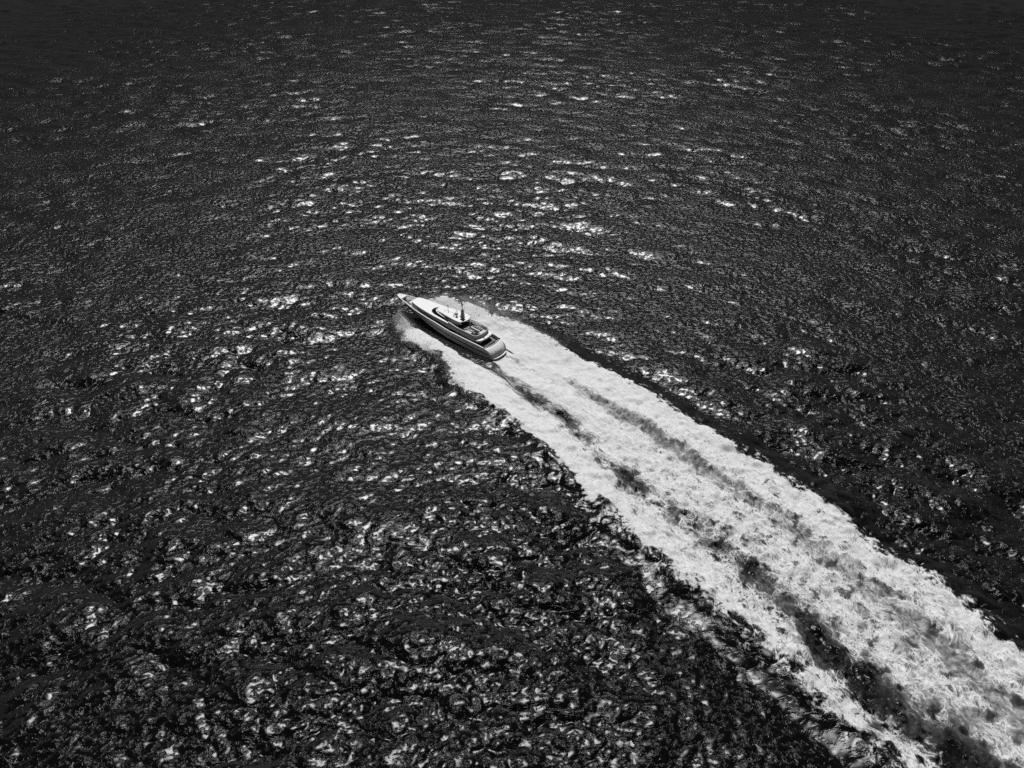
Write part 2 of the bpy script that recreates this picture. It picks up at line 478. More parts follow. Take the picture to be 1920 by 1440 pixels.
idx = np.arange(NR * NT_).reshape(NR, NT_)
Fq = np.stack([idx[:-1, :-1], idx[:-1, 1:], idx[1:, 1:], idx[1:, :-1]], -1).reshape(-1, 4)[:, ::-1]
iswake = ((np.maximum(dm, dm0) > -6.0) & (q < 252)).astype(bool)
fw = iswake[Fq].any(1)

def vertex_normals(V, F):
    a = V[F[:, 2]] - V[F[:, 0]]; b = V[F[:, 3]] - V[F[:, 1]]
    n = np.cross(a, b); n /= np.maximum(np.linalg.norm(n, axis=1, keepdims=True), 1e-9)
    N = np.zeros_like(V)
    for c in range(4):
        for k in range(3):
            N[:, k] += np.bincount(F[:, c], n[:, k], len(V)).astype(np.float32)
    return N / np.maximum(np.linalg.norm(N, axis=1, keepdims=True), 1e-9)

VN = vertex_normals(V, Fq)

def sheet(name, F, mat, attrs):
    used = np.unique(F)
    remap = np.full(len(V), -1, np.int64); remap[used] = np.arange(len(used))
    G = remap[F].astype(np.int32)
    me = bpy.data.meshes.new(name)
    me.vertices.add(len(used)); me.vertices.foreach_set('co', V[used].ravel())
    me.loops.add(G.size); me.loops.foreach_set('vertex_index', G.ravel())
    me.polygons.add(len(G))
    me.polygons.foreach_set('loop_start', np.arange(0, G.size, 4, dtype=np.int32))
    me.polygons.foreach_set('use_smooth', np.ones(len(G), bool))
    me.update(calc_edges=True)
    for k, a in attrs.items():
        if a.ndim == 1:
            at = me.attributes.new(k, 'FLOAT', 'POINT'); at.data.foreach_set('value', a[used].astype(np.float32))
        else:
            at = me.attributes.new(k, 'FLOAT_VECTOR', 'POINT'); at.data.foreach_set('vector', a[used].astype(np.float32).ravel())
    me.normals_split_custom_set_from_vertices(VN[used])
    me.materials.append(mat)
    o = bpy.data.objects.new(name, me)
    C.objects.link(o)
    return o

sea = sheet('sea', Fq[~fw], sea_material(), {'calm': calm, 'far': far})
sea['kind'] = 'structure'
sea['label'] = 'dark open sea with glittering wind ripples'
cl = .5 * (lP + lS)
wk = np.stack([q, r - cl, np.zeros_like(q)], 1)
wake = sheet('wake_foam', Fq[fw], foam_material(), {'calm': calm, 'far': far, 'foam': D, 'aer': aer, 'age': age, 'wk': wk})
wake['kind'] = 'stuff'
wake['label'] = 'broad white foaming wake trailing behind the yacht'
wake['category'] = 'wake'

# ------------------------------------------------------------------ flying spray: small white drops
def drops(name, P, S, mat, label):
    rng = np.random.default_rng(5)
    n = len(P)
    base = np.array([[1, 1, 1], [1, -1, -1], [-1, 1, -1], [-1, -1, 1]], float) * .6
    A = rng.normal(size=(n, 3)); A /= np.linalg.norm(A, axis=1, keepdims=True)
    B = np.cross(A, rng.normal(size=(n, 3))); B /= np.linalg.norm(B, axis=1, keepdims=True)
    M = np.stack([A, B, np.cross(A, B)], 1)
    vv = (np.einsum('kc,ncd->nkd', base, M) * S[:, None, None] + P[:, None, :]).reshape(-1, 3)
    tf = np.array([[0, 1, 2], [0, 3, 1], [0, 2, 3], [1, 3, 2]])
    ff = (tf[None] + 4 * np.arange(n)[:, None, None]).reshape(-1, 3)
    me = bpy.data.meshes.new(name)
    me.vertices.add(len(vv)); me.vertices.foreach_set('co', vv.astype(np.float32).ravel())
    me.loops.add(ff.size); me.loops.foreach_set('vertex_index', ff.astype(np.int32).ravel())
    me.polygons.add(len(ff)); me.polygons.foreach_set('loop_start', np.arange(0, ff.size, 3, dtype=np.int32))
    me.update(calc_edges=True)
    me.materials.append(mat)
    o = bpy.data.objects.new(name, me); C.objects.link(o)
    o['kind'] = 'stuff'; o['label'] = label; o['category'] = 'spray'
    return o

def world_qr(q_, r_, z_):
    return np.stack([ORG[0] + AST[0] * q_ + STB[0] * r_, ORG[1] + AST[1] * q_ + STB[1] * r_, z_], 1)

m_spray = bpy.data.materials.new('spray_drops'); m_spray.use_nodes = True
_T = NT(m_spray.node_tree); _p = m_spray.node_tree.nodes['Principled BSDF']
_c = _T.remap(_T.noise(_T.n('ShaderNodeTexCoord').outputs['Object'], 0.8, 2), .3, .7, .72, .88)
_T.l(_T.comb(_c, _c, _c), _p.inputs['Base Color']); _p.inputs['Roughness'].default_value = 0.8
_tr = _T.n('ShaderNodeBsdfTranslucent'); _tr.inputs['Color'].default_value = grey(0.85)
_mx = _T.n('ShaderNodeMixShader'); _mx.inputs[0].default_value = 0.5
_T.l(_p.outputs[0], _mx.inputs[1]); _T.l(_tr.outputs[0], _mx.inputs[2])
_T.l(_mx.outputs[0], m_spray.node_tree.nodes['Material Output'].inputs['Surface'])

rng = np.random.default_rng(21)
def spray_cloud(n, q0, q1, side, dist, hgt, size, edgeq, edger, off):
    qq = rng.uniform(q0, q1, n)
    e = hermite(edgeq, edger, qq)
    clump = np.sin(qq * 1.3 + side) * .5 + np.sin(qq * 2.9 + 1.7) * .35 + np.sin(qq * .6) * .6
    dd = rng.exponential(dist, n) * np.where(rng.random(n) < .35, -1, 1) + off + .5 * clump
    hh = np.abs(rng.normal(0, 1, n)) * hgt * np.exp(-np.abs(dd) / (3 * dist)) + .15
    g = np.interp(qq, [-39, -35, -28, -15, 0, 40, 125], [.3, 1.0, 1.5, 1.2, .95, .8, .5])
    rr_ = e - side * dd
    lim = hermite(inq, inr, np.minimum(qq, 4)) + .5
    rr_ = np.where(np.abs(rr_) < lim, side * lim, rr_)
    hh = hh * (np.abs(rr_) > lim + .01)
    return world_qr(qq, rr_, g * .7 + hh), size * rng.lognormal(0, .5, n)

PS, SS = [], []
for args in ((16000, -37, -16, 1, 1.2, .9, .036, eSq, eSr, .4), (9000, -35.5, -16, -1, 1.1, .5, .036, ePq, ePr, .5),
             (9000, -18, 12, 1, .9, .4, .036, eSq, eSr, .2), (7000, -16, 12, -1, .9, .3, .036, ePq, ePr, .2)):
    a, b = spray_cloud(*args); PS.append(a); SS.append(b)
P_, S_ = np.concatenate(PS), np.concatenate(SS)
drops('bow_spray', P_, S_, m_spray, 'fine white spray thrown up along the bow wave')
# thin mist of drops beside the bow, port and starboard
n = 8000
qq = rng.uniform(-35.5, -27, n); f = rng.beta(1.6, 1.2, n)
rp = -(hermite(inq, inr, qq) * .7) * (1 - f) + hermite(ePq, ePr, qq) * f
a = world_qr(qq, rp, .2 + rng.exponential(.5, n) + .9 * f)
n2 = 16000
q2 = rng.uniform(-31, -6, n2); o2 = rng.exponential(2.0, n2)
b = world_qr(q2, hermite(eSq, eSr, q2) + o2 - .6 + 1.2 * np.sin(q2 * .9), 1.2 * np.exp(-o2 / 2.5) + rng.exponential(.4, n2))
drops('spray_mist', np.concatenate([a, b]), .034 * rng.lognormal(0, .4, n + n2), m_spray, 'thin grey mist of spray drifting beside the bow')


# ------------------------------------------------------------------ the yacht
M_white = paint('white_gelcoat', 0.78, 0.22, dirt=0.03, coat=0.3)
M_deck = paint('white_deck', 0.76, 0.55, dirt=0.04, scale=3)
M_glass = paint('dark_glass', 0.005, 0.1, spec=0.2, dirt=0.2)
M_black = paint('black_trim', 0.008, 0.5, spec=0.15)
M_bottom = paint('antifouling', 0.015, 0.6, dirt=0.25)
M_steel = paint('stainless', 0.62, 0.22, metal=1.0)
M_grey = paint('grey_mast_paint', 0.42, 0.4)
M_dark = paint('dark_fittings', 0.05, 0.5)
M_cush = paint('pale_cushion', 0.66, 0.85, dirt=0.05, scale=4)
M_cushd = paint('grey_cushion', 0.22, 0.85, dirt=0.08, scale=4)
M_teak = teak('teak_deck')
M_letter = paint('dark_lettering', 0.03, 0.4)

yacht = bpy.data.objects.new('motor_yacht', None)
C.objects.link(yacht)
yacht.location = (ORG[0], ORG[1], 0.0)
yacht.rotation_euler = (0, -math.radians(1.2), math.radians(90) + HEAD)
yacht.empty_display_size = 3
yacht['label'] = 'white three deck motor yacht with dark window bands speeding through foam'
yacht['category'] = 'yacht'

def part(name, verts, faces, mat, parent=None, smooth=35, mats=None, fmat=None, bevel=0.0, label=None):
    me = bpy.data.meshes.new(name)
    me.from_pydata([tuple(map(float, v)) for v in verts], [], faces)
    for m in (mats or [mat]):
        me.materials.append(m)
    if fmat is not None:
        me.polygons.foreach_set('material_index', fmat)
    import bmesh
    b = bmesh.new(); b.from_mesh(me)
    bmesh.ops.remove_doubles(b, verts=b.verts, dist=0.0005)
    bmesh.ops.recalc_face_normals(b, faces=b.faces)
    if bevel:
        es = [e for e in b.edges if len(e.link_faces) == 2 and e.calc_face_angle(0) > math.radians(40)]
        bmesh.ops.bevel(b, geom=es, offset=bevel, segments=2, affect='EDGES', clamp_overlap=True)
    b.to_mesh(me); b.free()
    if smooth:
        me.polygons.foreach_set('use_smooth', np.ones(len(me.polygons), bool))
        me.set_sharp_from_angle(angle=math.radians(smooth))
    o = bpy.data.objects.new(name, me)
    C.objects.link(o)
    o.parent = parent or yacht
    if label:
        o['label'] = label
    return o

def grid(rows, closed=False, cap0=False, cap1=False):
    """vertices and quads through rows of equal length"""
    n = len(rows[0]); V_ = [p for r_ in rows for p in r_]; F_ = []
    for i in range(len(rows) - 1):
        for j in range(n if closed else n - 1):
            k = (j + 1) % n
            F_.append((i * n + j, i * n + k, (i + 1) * n + k, (i + 1) * n + j))
    if cap0: F_.append(tuple(range(n))[::-1])
    if cap1: F_.append(tuple(range((len(rows) - 1) * n, len(rows) * n)))
    return V_, F_

def join(*vf):
    V_, F_ = [], []
    for v, f in vf:
        k = len(V_); V_ += list(v); F_ += [tuple(i + k for i in q) for q in f]
    return V_, F_

def box(x0, x1, y0, y1, z0, z1):
    v = [(x, y, z) for z in (z0, z1) for x, y in ((x0, y0), (x1, y0), (x1, y1), (x0, y1))]
    return v, [(3, 2, 1, 0), (4, 5, 6, 7), (0, 1, 5, 4), (1, 2, 6, 5), (2, 3, 7, 6), (3, 0, 4, 7)]

def tube(path, rad, n=8, cap=True):
    path = [Vector(p) for p in path]; rad = rad if isinstance(rad, (list, tuple)) else [rad] * len(path)
    rows = []
    for i, p in enumerate(path):
        d = (path[min(i + 1, len(path) - 1)] - path[max(i - 1, 0)]).normalized()
        u_ = d.cross(Vector((0, 0, 1)) if abs(d.z) < .9 else Vector((1, 0, 0))).normalized(); w_ = d.cross(u_)
        rows.append([tuple(p + (u_ * math.cos(a) + w_ * math.sin(a)) * rad[i]) for a in np.linspace(0, 2 * math.pi, n, endpoint=False)])
    return grid(rows, True, cap, cap)

def lathe(prof, cx, cy, n=20):
    rows = [[(cx + r_ * math.cos(a), cy + r_ * math.sin(a), z) for a in np.linspace(0, 2 * math.pi, n, endpoint=False)] for r_, z in prof]
    return grid(rows, True, True, True)

def plan(hw, xs):
    """closed outline from a half-breadth function: port side forward, starboard side aft"""
    return [(x, hw(x)) for x in xs] + [(x, -hw(x)) for x in xs[::-1]]

def slab(outline, z0, z1, inset=0.0):
    """solid between two heights (numbers or functions of x) over an outline; top drawn in by inset"""
    f0 = z0 if callable(z0) else (lambda x: z0); f1 = z1 if callable(z1) else (lambda x: z1)
    cx = np.mean([p[0] for p in outline])
    a = [(x, y, f0(x)) for x, y in outline]
    b = []
    for x, y in outline:
        l = max(math.hypot(x - cx, y), 1e-6)
        b.append((x - (x - cx) / l * inset, y - math.copysign(min(inset, abs(y)), y) if y else 0, f1(x)))
    return grid([a, b], True, True, True)

def ramp(xs, ys):
    xs, ys = list(xs), list(ys)
    def f(x):
        return float(hermite(xs, ys, np.array([x], float))[0])
    return f

# --- hull lines
half = ramp([0, 3, 8, 15, 21, 25, 28, 31, 33, 35, 36.5, 37.7, 38.5, 38.95, 39.1],
            [3.0, 3.38, 3.66, 3.75, 3.62, 3.32, 3.0, 2.56, 2.14, 1.72, 1.36, 1.02, .72, .40, 0.02])
def tran_x(z):                                             # raked, rounded stern: x of the stern face at a height
    return 2.62 * (1 - math.sqrt(max(0, 1 - (min(max(z - .62, 0), 2.3) / 2.32) ** 2.0)))
def tran_z(x):
    return .62 + 2.32 * math.sqrt(max(0, 1 - (1 - min(x, 2.62) / 2.62) ** 2))
sheer_f = ramp([2.62, 5, 9, 15, 21, 28, 34, 39.1], [3.0, 3.18, 3.25, 3.3, 3.72, 3.78, 3.82, 3.86])
def sheer(x):
    return tran_z(x) if x < 2.62 else max(sheer_f(x), tran_z(x))
ch_y = ramp([0, 8, 15, 21, 25, 28, 31, 34, 36.5, 39.1], [2.75, 3.2, 3.2, 2.8, 2.3, 1.8, 1.2, .55, .12, .01])
ch_z = ramp([0, 8, 15, 21, 25, 28, 31, 34, 36.5, 38, 39.1], [-.1, -.05, .1, .45, .8, 1.1, 1.5, 1.95, 2.5, 3.1, 3.75])
kl_z = ramp([0, 10, 25, 31, 34, 36.5, 38, 39.1], [-.7, -1.0, -1.0, -.5, .3, 1.7, 2.8, 3.72])
def side_y(x, z):
    zc, zs = ch_z(x), sheer(x)
    t_ = min(max((z - zc) / max(zs - zc, .05), 0), 1)
    e = 1.0 + .75 * sstep(20, 34, np.array(x)).item()
    return ch_y(x) + (half(x) - ch_y(x)) * t_ ** (1 / 1.25 if x < 20 else e * .9)

XS = sorted(set([round(v, 3) for v in list(np.linspace(0, 2.62, 12)) + list(np.linspace(3.2, 30, 34)) + list(np.linspace(30.6, 38.4, 16)) + [38.7, 38.9, 39.02, 39.1]]))
NTS = 9
rows, fm = [], []
for x in XS:
    zc, zs = ch_z(x), sheer(x)
    st_ = [(x, side_y(x, zc + (zs - zc) * t_), zc + (zs - zc) * t_) for t_ in np.linspace(1, 0, NTS)]
    kz = min(kl_z(x), zc - .01)
    bot = [(x, ch_y(x) * .5, kz + (zc - kz) * .45), (x, 0, kz)]
    r_ = st_ + bot
    rows.append(r_ + [(a, -b, c) for a, b, c in r_[-2::-1]])
V_, F_ = grid(rows)
nn = len(rows[0])
fmat = [1 if (NTS - 1 <= (f[0] % nn) < nn - NTS) else 0 for f in F_]
hull = part('hull', V_, F_, M_white, smooth=50, mats=[M_white, M_bottom], fmat=fmat)

def bulge(y):
    return .62 * (1 - min(1, (y / 3.05) ** 2))
rows = []
for z in [-.5, .1, .3] + list(.62 + 2.32 * np.sin(np.linspace(0, math.pi / 2, 13))):
    x = tran_x(z); w_ = side_y(max(x, .0), max(z, .02)) - .0
    rows.append([(x - bulge(y_ * 3.05), y_ * w_, z) for y_ in np.linspace(-1, 1, 25)])
transom = part('transom', *grid(rows), M_white, smooth=60)
part('door_seam', *join(*[tube([(tran_x(z) - bulge(y) - .006, y, z) for y in np.linspace(-2.6, 2.6, 17)], .022, 5) for z in (2.72,)]), M_grey, transom)
# name on the stern: thin cursive strokes, too small to read in the photograph, and a shorter line under it
def on_stern(y, z):
    return (tran_x(z) - bulge(y) - .012, y, z)
def stroke(pts, rad=.028):
    return tube([on_stern(1.55 - a * 2.9, 1.72 + b) for a, b in pts], rad, 5)
big_c = [(.17, .33), (.12, .40), (.05, .36), (.01, .22), (0, .06), (.04, -.06), (.11, -.06), (.17, .02)]
line1 = [(.17, .02)]
for k in range(11):
    a = .20 + k * .068
    up = [.16, .34, .15, .17, .14, .30, .16, .15, .17, .14, .16][k]
    line1 += [(a, .04 + up), (a + .03, .02), (a + .045, .03)]
part('name_lettering', *join(stroke(big_c, .036), stroke(line1, .026)), M_letter, transom, label='dark cursive lettering across the stern')
def small(pts):
    return tube([on_stern(.72 - a * 1.5, 1.36 + b) for a, b in pts], .02, 5)
l2 = []
for k in range(9):
    a = k * .11
    l2 += [(a, .0), (a + .03, .15), (a + .06, .01)]
part('port_lettering', *small(l2), M_letter, transom, label='short dark line of lettering under the name')

part('stern_cap', *tube([(2.5 - bulge(y) * .9, y, 2.93) for y in np.linspace(-2.5, 2.95, 21)], .09, 6), M_deck)
# swim platform with its pale rounded lip
def swim(y, off):
    return -.55 * (1 - min(1, (abs(y) / 3.05) ** 2.4)) - off
ys = np.linspace(-3.02, 3.02, 25)
o_ = [(swim(y, .42) if abs(y) < 3 else .05, y) for y in ys]
prof = []
for y in ys:
    xo = swim(y, .55 * (1 - (abs(y) / 3.02) ** 6)); xi = -bulge(y) + .12
    prof.append([(xi, y, .56), (xo + .1, y, .56), (xo, y, .50), (xo - .02, y, .36), (xo + .08, y, .24), (xi, y, .22)])
part('swim_platform', *grid(prof, True, True, True), M_white, smooth=50)
part('platform_seam', *tube([(-bulge(y) - .06 + .05, y, .575) for y in np.linspace(-2.8, 2.8, 17)], .05, 6), M_dark)

# dark line along the topsides, both sides, and a row of small vents above it
zl = ramp([.5, 4, 9.5, 15, 21, 27, 30], [1.32, 1.42, 1.50, 1.62, 1.80, 2.2, 2.45])
for s_ in (1, -1):
    top, bot = [], []
    xs_ = np.linspace(.75, 29.5, 60)
    w_ = .19 * np.minimum(1, np.minimum((xs_ - .6) / .8, (29.8 - xs_) / 6 + .12))
    rows = [[(x, s_ * (side_y(x, zl(x) + d_) + .012), zl(x) + d_) for d_ in (-w, w)] for x, w in zip(xs_, w_)]
    part('hull_stripe', *grid(rows), M_black)
    for x, l_ in ((25.2, .9), (22.2, .5), (20.2, .35), (18.6, .8), (15.6, .35), (13.4, .9), (11.2, .9), (8.6, 1.0), (6.3, .5), (4.6, .35)):
        zz = zl(x) + .62
        rows = [[(x + a, s_ * (side_y(x + a, zz + d_) + .014), zz + d_) for d_ in (-.045, .045)] for a in np.linspace(-l_ / 2, l_ / 2, 4)]
        part('hull_vent', *grid(rows), M_dark, hull)

# bulwark: inner face and a pale cap rail from the bow aft
dk = ramp([2.5, 8, 18, 26, 31, 39.1], [2.0, 2.3, 2.5, 2.9, 3.05, 3.15])
XB = [x for x in XS if 2.7 < x < 38.75]
for s_ in (1, -1):
    rows = [[(x, s_ * max(half(x) - .20, .03), sheer(x) - .005), (x, s_ * max(min(half(x) - .26, side_y(x, dk(x)) - .12), .02), dk(x) - .02)] for x in XB]
    part('bulwark', *grid(rows), M_white, smooth=50)
XR = [x for x in XS if x > 2.5]
rows = [[(x, s_ * 1, 0) for s_ in (1,)] for x in XR]
ring = [(x, half(x), sheer(x)) for x in XR] + [(x, -half(x), sheer(x)) for x in XR[::-1]]
cap = []
for i, p in enumerate(ring):
    x, y, z = p
    sg = 1 if y >= 0 else -1
    yi = sg * max(abs(y) - .24, .0); xi = x - (.2 if abs(y) < .6 else 0)
    cap.append([(x, y + sg * .03, z - .03), (x, y + sg * .03, z + .05), (xi, yi, z + .05), (xi, yi, z - .03)])
part('cap_rail', *grid(cap, True, True, True), M_white, smooth=50)

# decks
def deck_part(name, x0, x1, n_, zf, mat, inset):
    xs_ = np.linspace(x0, x1, n_)
    rows = [[(x, y_ * max(min(half(x) - inset, side_y(x, zf(x)) - .1), .02), zf(x)) for y_ in (-1, -.5, 0, .5, 1)] for x in xs_]
    return part(name, *grid(rows), mat, smooth=60)
deck_part('main_deck', 2.66, 31.0, 40, dk, M_teak, .22)
fore = deck_part('foredeck', 31.0, 36.55, 14, dk, M_teak, .22)
xs_ = np.linspace(36.5, 38.93, 10)
prow = [(x, max(half(x) - .22, .02)) for x in xs_]
part('bow_platform', *slab(prow + [(x, -y) for x, y in prow[::-1]], 3.1, lambda x: sheer(x) + .015), M_deck, smooth=30)
part('deck_seam', *box(37.75, 37.8, -.5, .5, 3.885, 3.9), M_grey)
# foredeck gear
part('anchor_hatch', *box(35.3, 36.4, -.15, .75, 3.08, 3.22), M_black, fore, bevel=.03)
for y in (-.55, .2):
    part('windlass', *join(lathe([(.2, 3.1), (.2, 3.25), (.12, 3.3), (.12, 3.42), (.19, 3.5), (.05, 3.54)], 34.7, y, 14), box(34.45, 34.95, y - .22, y + .22, 3.06, 3.14)), M_steel, fore)
for x, y in ((33.6, 1.25), (33.6, -1.25), (32.3, 1.75), (32.3, -1.75)):
    part('bollard', *join(*[lathe([(.07, 3.06), (.07, 3.32), (.1, 3.34), (.1, 3.38)], x + d_, y, 10) for d_ in (-.13, .13)]), M_steel, fore)
part('deck_locker', *box(32.9, 34.0, -.45, .5, 3.06, 3.34), M_deck, fore, bevel=.05)
for y in (1.15, -1.15):
    part('deck_hatch', *box(32.1, 32.75, y - .32, y + .32, 3.07, 3.16), M_grey, fore, bevel=.03)
for y in (.9, -.9):
    part('fairlead', *tube([(36.1, y + d_, 3.2 + .1 * math.cos(d_ * 9)) for d_ in np.linspace(-.18, .18, 6)], .05, 6), M_steel, fore)

# --- main deckhouse and its white coachroof
hw_h = ramp([5.4, 8, 15, 21, 25, 28, 30, 31.2, 31.75, 32.0], [2.85, 2.95, 2.98, 2.9, 2.66, 2.34, 1.98, 1.66, 1.4, .9])
xh = list(np.linspace(7.4, 15.18, 14)) + list(np.linspace(15.22, 30, 26)) + list(np.linspace(30.4, 32.0, 8))
rows = []
for x in xh:
    w_ = hw_h(x)
    rt = 4.93 if x > 15.2 else 3.86
    right = [(x, w_ + .12, dk(x) - .05), (x, w_ + .06, 3.7), (x, w_, max(rt - .05, 3.75)), (x, w_ - .05, rt + .03), (x, w_ * .6, rt + .03), (x, 0, rt + .03)]
    rows.append(right + [(a, -b, c) for a, b, c in right[-2::-1]])
house = part('deckhouse', *grid(rows, False, True, True), M_white, smooth=32)
rows = []
for x in list(np.linspace(15.3, 30, 26)) + list(np.linspace(30.4, 31.85, 7)):
    w_ = hw_h(x) - .05
    rows.append([(x, w_ * c_, 4.985 + .06 * (1 - c_ * c_)) for c_ in np.linspace(1, -1, 9)])
part('coachroof', *grid(rows), M_deck, smooth=60)
bt = ramp([5.2, 10, 15.5, 20, 25, 28.9], [3.48, 3.50, 3.76, 4.16, 4.42, 4.42])
bb = ramp([7.4, 20, 26, 28.9], [2.55, 2.75, 3.15, 3.95])
def wall_y(x, z):
    w_ = hw_h(x)
    return w_ + .12 - .06 * (z - dk(x) + .05) / max(3.7 - dk(x) + .05, .1) if z < 3.7 else w_ + .06 - .06 * (z - 3.7) / 1.18
cuts = [7.5, 10.1, 12.7, 15.3, 17.9, 20.5, 23.1, 25.7, 28.8]
for s_ in (1, -1):
    for a, b in zip(cuts[:-1], cuts[1:]):
        xs_ = np.linspace(a + .025, b - .025, 8)
        rows = [[(x, s_ * (wall_y(x, z) + .016), z) for z in np.linspace(bb(x), bt(x), 4)] for x in xs_]
        part('window', *grid(rows), M_glass, house, smooth=60)
    # recessed grab rail line and small lamp on the white band above the windows
    part('side_lamp', *box(18.2, 18.45, s_ * 2.97 - .05, s_ * 2.97 + .05, 4.42, 4.54), M_dark, house)
    part('side_vent', *box(16.2, 17.4, s_ * 3.0 - .03, s_ * 3.0 + .03, 4.3, 4.38), M_dark, house)
part('saloon_door', *box(7.3, 7.395, -2.3, 2.3, 2.1, 3.7), M_glass, house)

# --- upper deck aft overhang: white slab with a rounded after edge
def over(y):
    return 4.15 + .55 * (abs(y) / 2.95) ** 2.2 + (1.2 * max(0, (abs(y) - 2.35) / .62) ** 2.2)
ys_ = np.linspace(2.97, -2.97, 31)
aft_edge = [(over(y), y) for y in ys_]
outl = [(9.0, 2.97)] + aft_edge + [(9.0, -2.97)]
part('upper_deck', *slab(outl, 3.46, lambda x: 3.98), M_deck, smooth=30, bevel=.05)
part('stern_rail', *tube([(5.15, -.9, 4.0), (5.0, -.9, 4.35), (4.75, -.95, 4.0)], .03, 6), M_dark)
part('deck_lamp', *tube([(4.5, -1.3, 4.0), (4.5, -1.3, 4.22), (4.35, -1.2, 4.2)], .05, 6), M_dark)
part('deck_vent', *box(4.42, 4.85, .5, .85, 3.98, 4.16), M_grey, bevel=.03)

# --- flybridge coaming: wall with a rounded after end, open inside
def rounded(x0, x1, w0, w1, rad, n=9):
    """port side from x1 aft, round the stern corners, back up starboard"""
    pts = [(x, w0 + (w1 - w0) * (x - x0) / (x1 - x0)) for x in np.linspace(x1, x0 + rad, 16)]
    yc = pts[-1][1] - rad
    pts += [(x0 + rad - rad * math.sin(a), yc + rad * math.cos(a)) for a in np.linspace(.15, math.pi / 2, n)]
    pts = [(x - .3 * (1 - min(1, (y / 1.7) ** 2)) if x < x0 + .02 else x, y) for x, y in pts]
    mid = [(x0 - .3 * (1 - (y / yc) ** 2), y) for y in np.linspace(yc * .7, 0, 4)]
    pts += mid
    return pts + [(x, -y) for x, y in pts[-2::-1]]
ct = ramp([5, 8, 11, 14.2, 16], [4.95, 4.9, 4.92, 5.2, 5.5])
outer = rounded(5.55, 15.8, 2.78, 2.98, 1.15)
cen = (10.5, 0)
def inset(pts, d_):
    r_ = []
    for x, y in pts:
        k = min(1, max(0, (7.2 - x) / 1.6))
        r_.append((x + d_ * k, y - math.copysign(min(abs(y), d_ * (1 - .6 * k)), y)))
    return r_
inn1, inn2 = inset(outer, .24), inset(outer, .42)
base_o = [(x, y * 1.03 if x > 7 else y * 1.01) for x, y in outer]
def zb(x):
    return 3.975 if x < 7.3 else 3.6
rowsc = [[(x, y, zb(x)) for x, y in base_o], [(x, y, ct(x) - .05) for x, y in outer],
         [(x, y, ct(x) + .02) for x, y in inset(outer, .05)], [(x, y, ct(x) + .02) for x, y in inn1], [(x, y, 4.02) for x, y in inn2]]
V_, F_ = grid(rowsc)
coaming = part('flybridge_coaming', V_, F_, M_white, smooth=40)
fl = [p for p in inn2]
part('flybridge_deck', [(x, y, 4.06) for x, y in fl] , [tuple(range(len(fl)))], M_teak, smooth=0)
part('coaming_rail', *tube([(x, y, ct(x) + .16) for x, y in inset(outer, .12) if x < 12.5], .03, 6), M_steel, coaming)

# seats and tables on the flybridge
def cushion(x0, x1, y0, y1, z0, z1):
    return box(x0, x1, y0, y1, z0, z1)
sofa = part('sofa', *box(8.3, 10.6, 1.35, 2.2, 4.07, 4.42), M_cushd, bevel=.05)
part('backrest', *box(8.3, 10.6, 1.05, 1.32, 4.07, 4.82), M_cush, sofa, bevel=.06)
for x in (8.35, 9.12, 9.89):
    part('seat_cushion', *box(x, x + .7, 1.38, 2.15, 4.43, 4.56), M_cush, sofa, bevel=.04)
part('sunpad', *box(7.3, 10.6, -.75, -.35, 4.07, 4.52), M_cush, bevel=.06)
part('galley_cabinet', *box(7.4, 10.2, -1.75, -1.15, 4.07, 4.50), M_cushd, bevel=.03)
for x in (7.5, 8.2, 8.9):
    part('lounge_chair', *join(box(x, x + .5, -1.98, -1.55, 4.4, 4.62), box(x + .42, x + .52, -1.98, -1.55, 4.6, 4.95)), M_cush, bevel=.03)
tb = part('table', *box(6.8, 8.2, .25, 1.0, 4.62, 4.68), M_black, bevel=.02)
part('table_leg', *lathe([(.25, 4.07), (.08, 4.12), (.08, 4.61)], 7.5, .62, 12), M_dark, tb)
for x in (7.1, 7.7):
    part('stool', *box(x, x + .45, 1.15, 1.6, 4.07, 4.5), M_dark, bevel=.04)
part('bench', *box(6.15, 7.0, -1.9, .35, 4.07, 4.5), M_cush, bevel=.07)
for y in (-1.3, -.5):
    part('bench_seam', *box(6.2, 6.98, y, y + .03, 4.5, 4.51), M_cushd)
part('side_bench', *box(8.6, 13.2, -2.42, -2.0, 4.07, 4.52), M_cushd, bevel=.04)
part('bench_back', *box(8.6, 10.8, -2.62, -2.4, 4.07, 4.74), M_cush, bevel=.05)
part('bench_back', *box(10.9, 13.2, -2.62, -2.4, 4.07, 4.74), M_cush, bevel=.05)
part('bar_counter', *slab([(10.9 + .9 * math.cos(a) * .9, .9 + 1.1 * math.sin(a)) for a in np.linspace(0, 2 * math.pi, 24, endpoint=False)], 4.07, 4.85), M_cushd, smooth=40)
for x, y in ((12.1, -.4), (12.1, -1.2), (11.6, -2.0)):
    part('bar_stool', *join(lathe([(.2, 4.07), (.05, 4.1), (.05, 4.66), (.2, 4.7), (.2, 4.8)], x, y, 12)), M_black)
for y in (2.35, 2.25, 2.3):
    pass
for x in (7.0, 7.8, 11.2):
    part('locker', *box(x, x + .45, 2.12, 2.38, 4.07, 4.6), M_cush, bevel=.04)

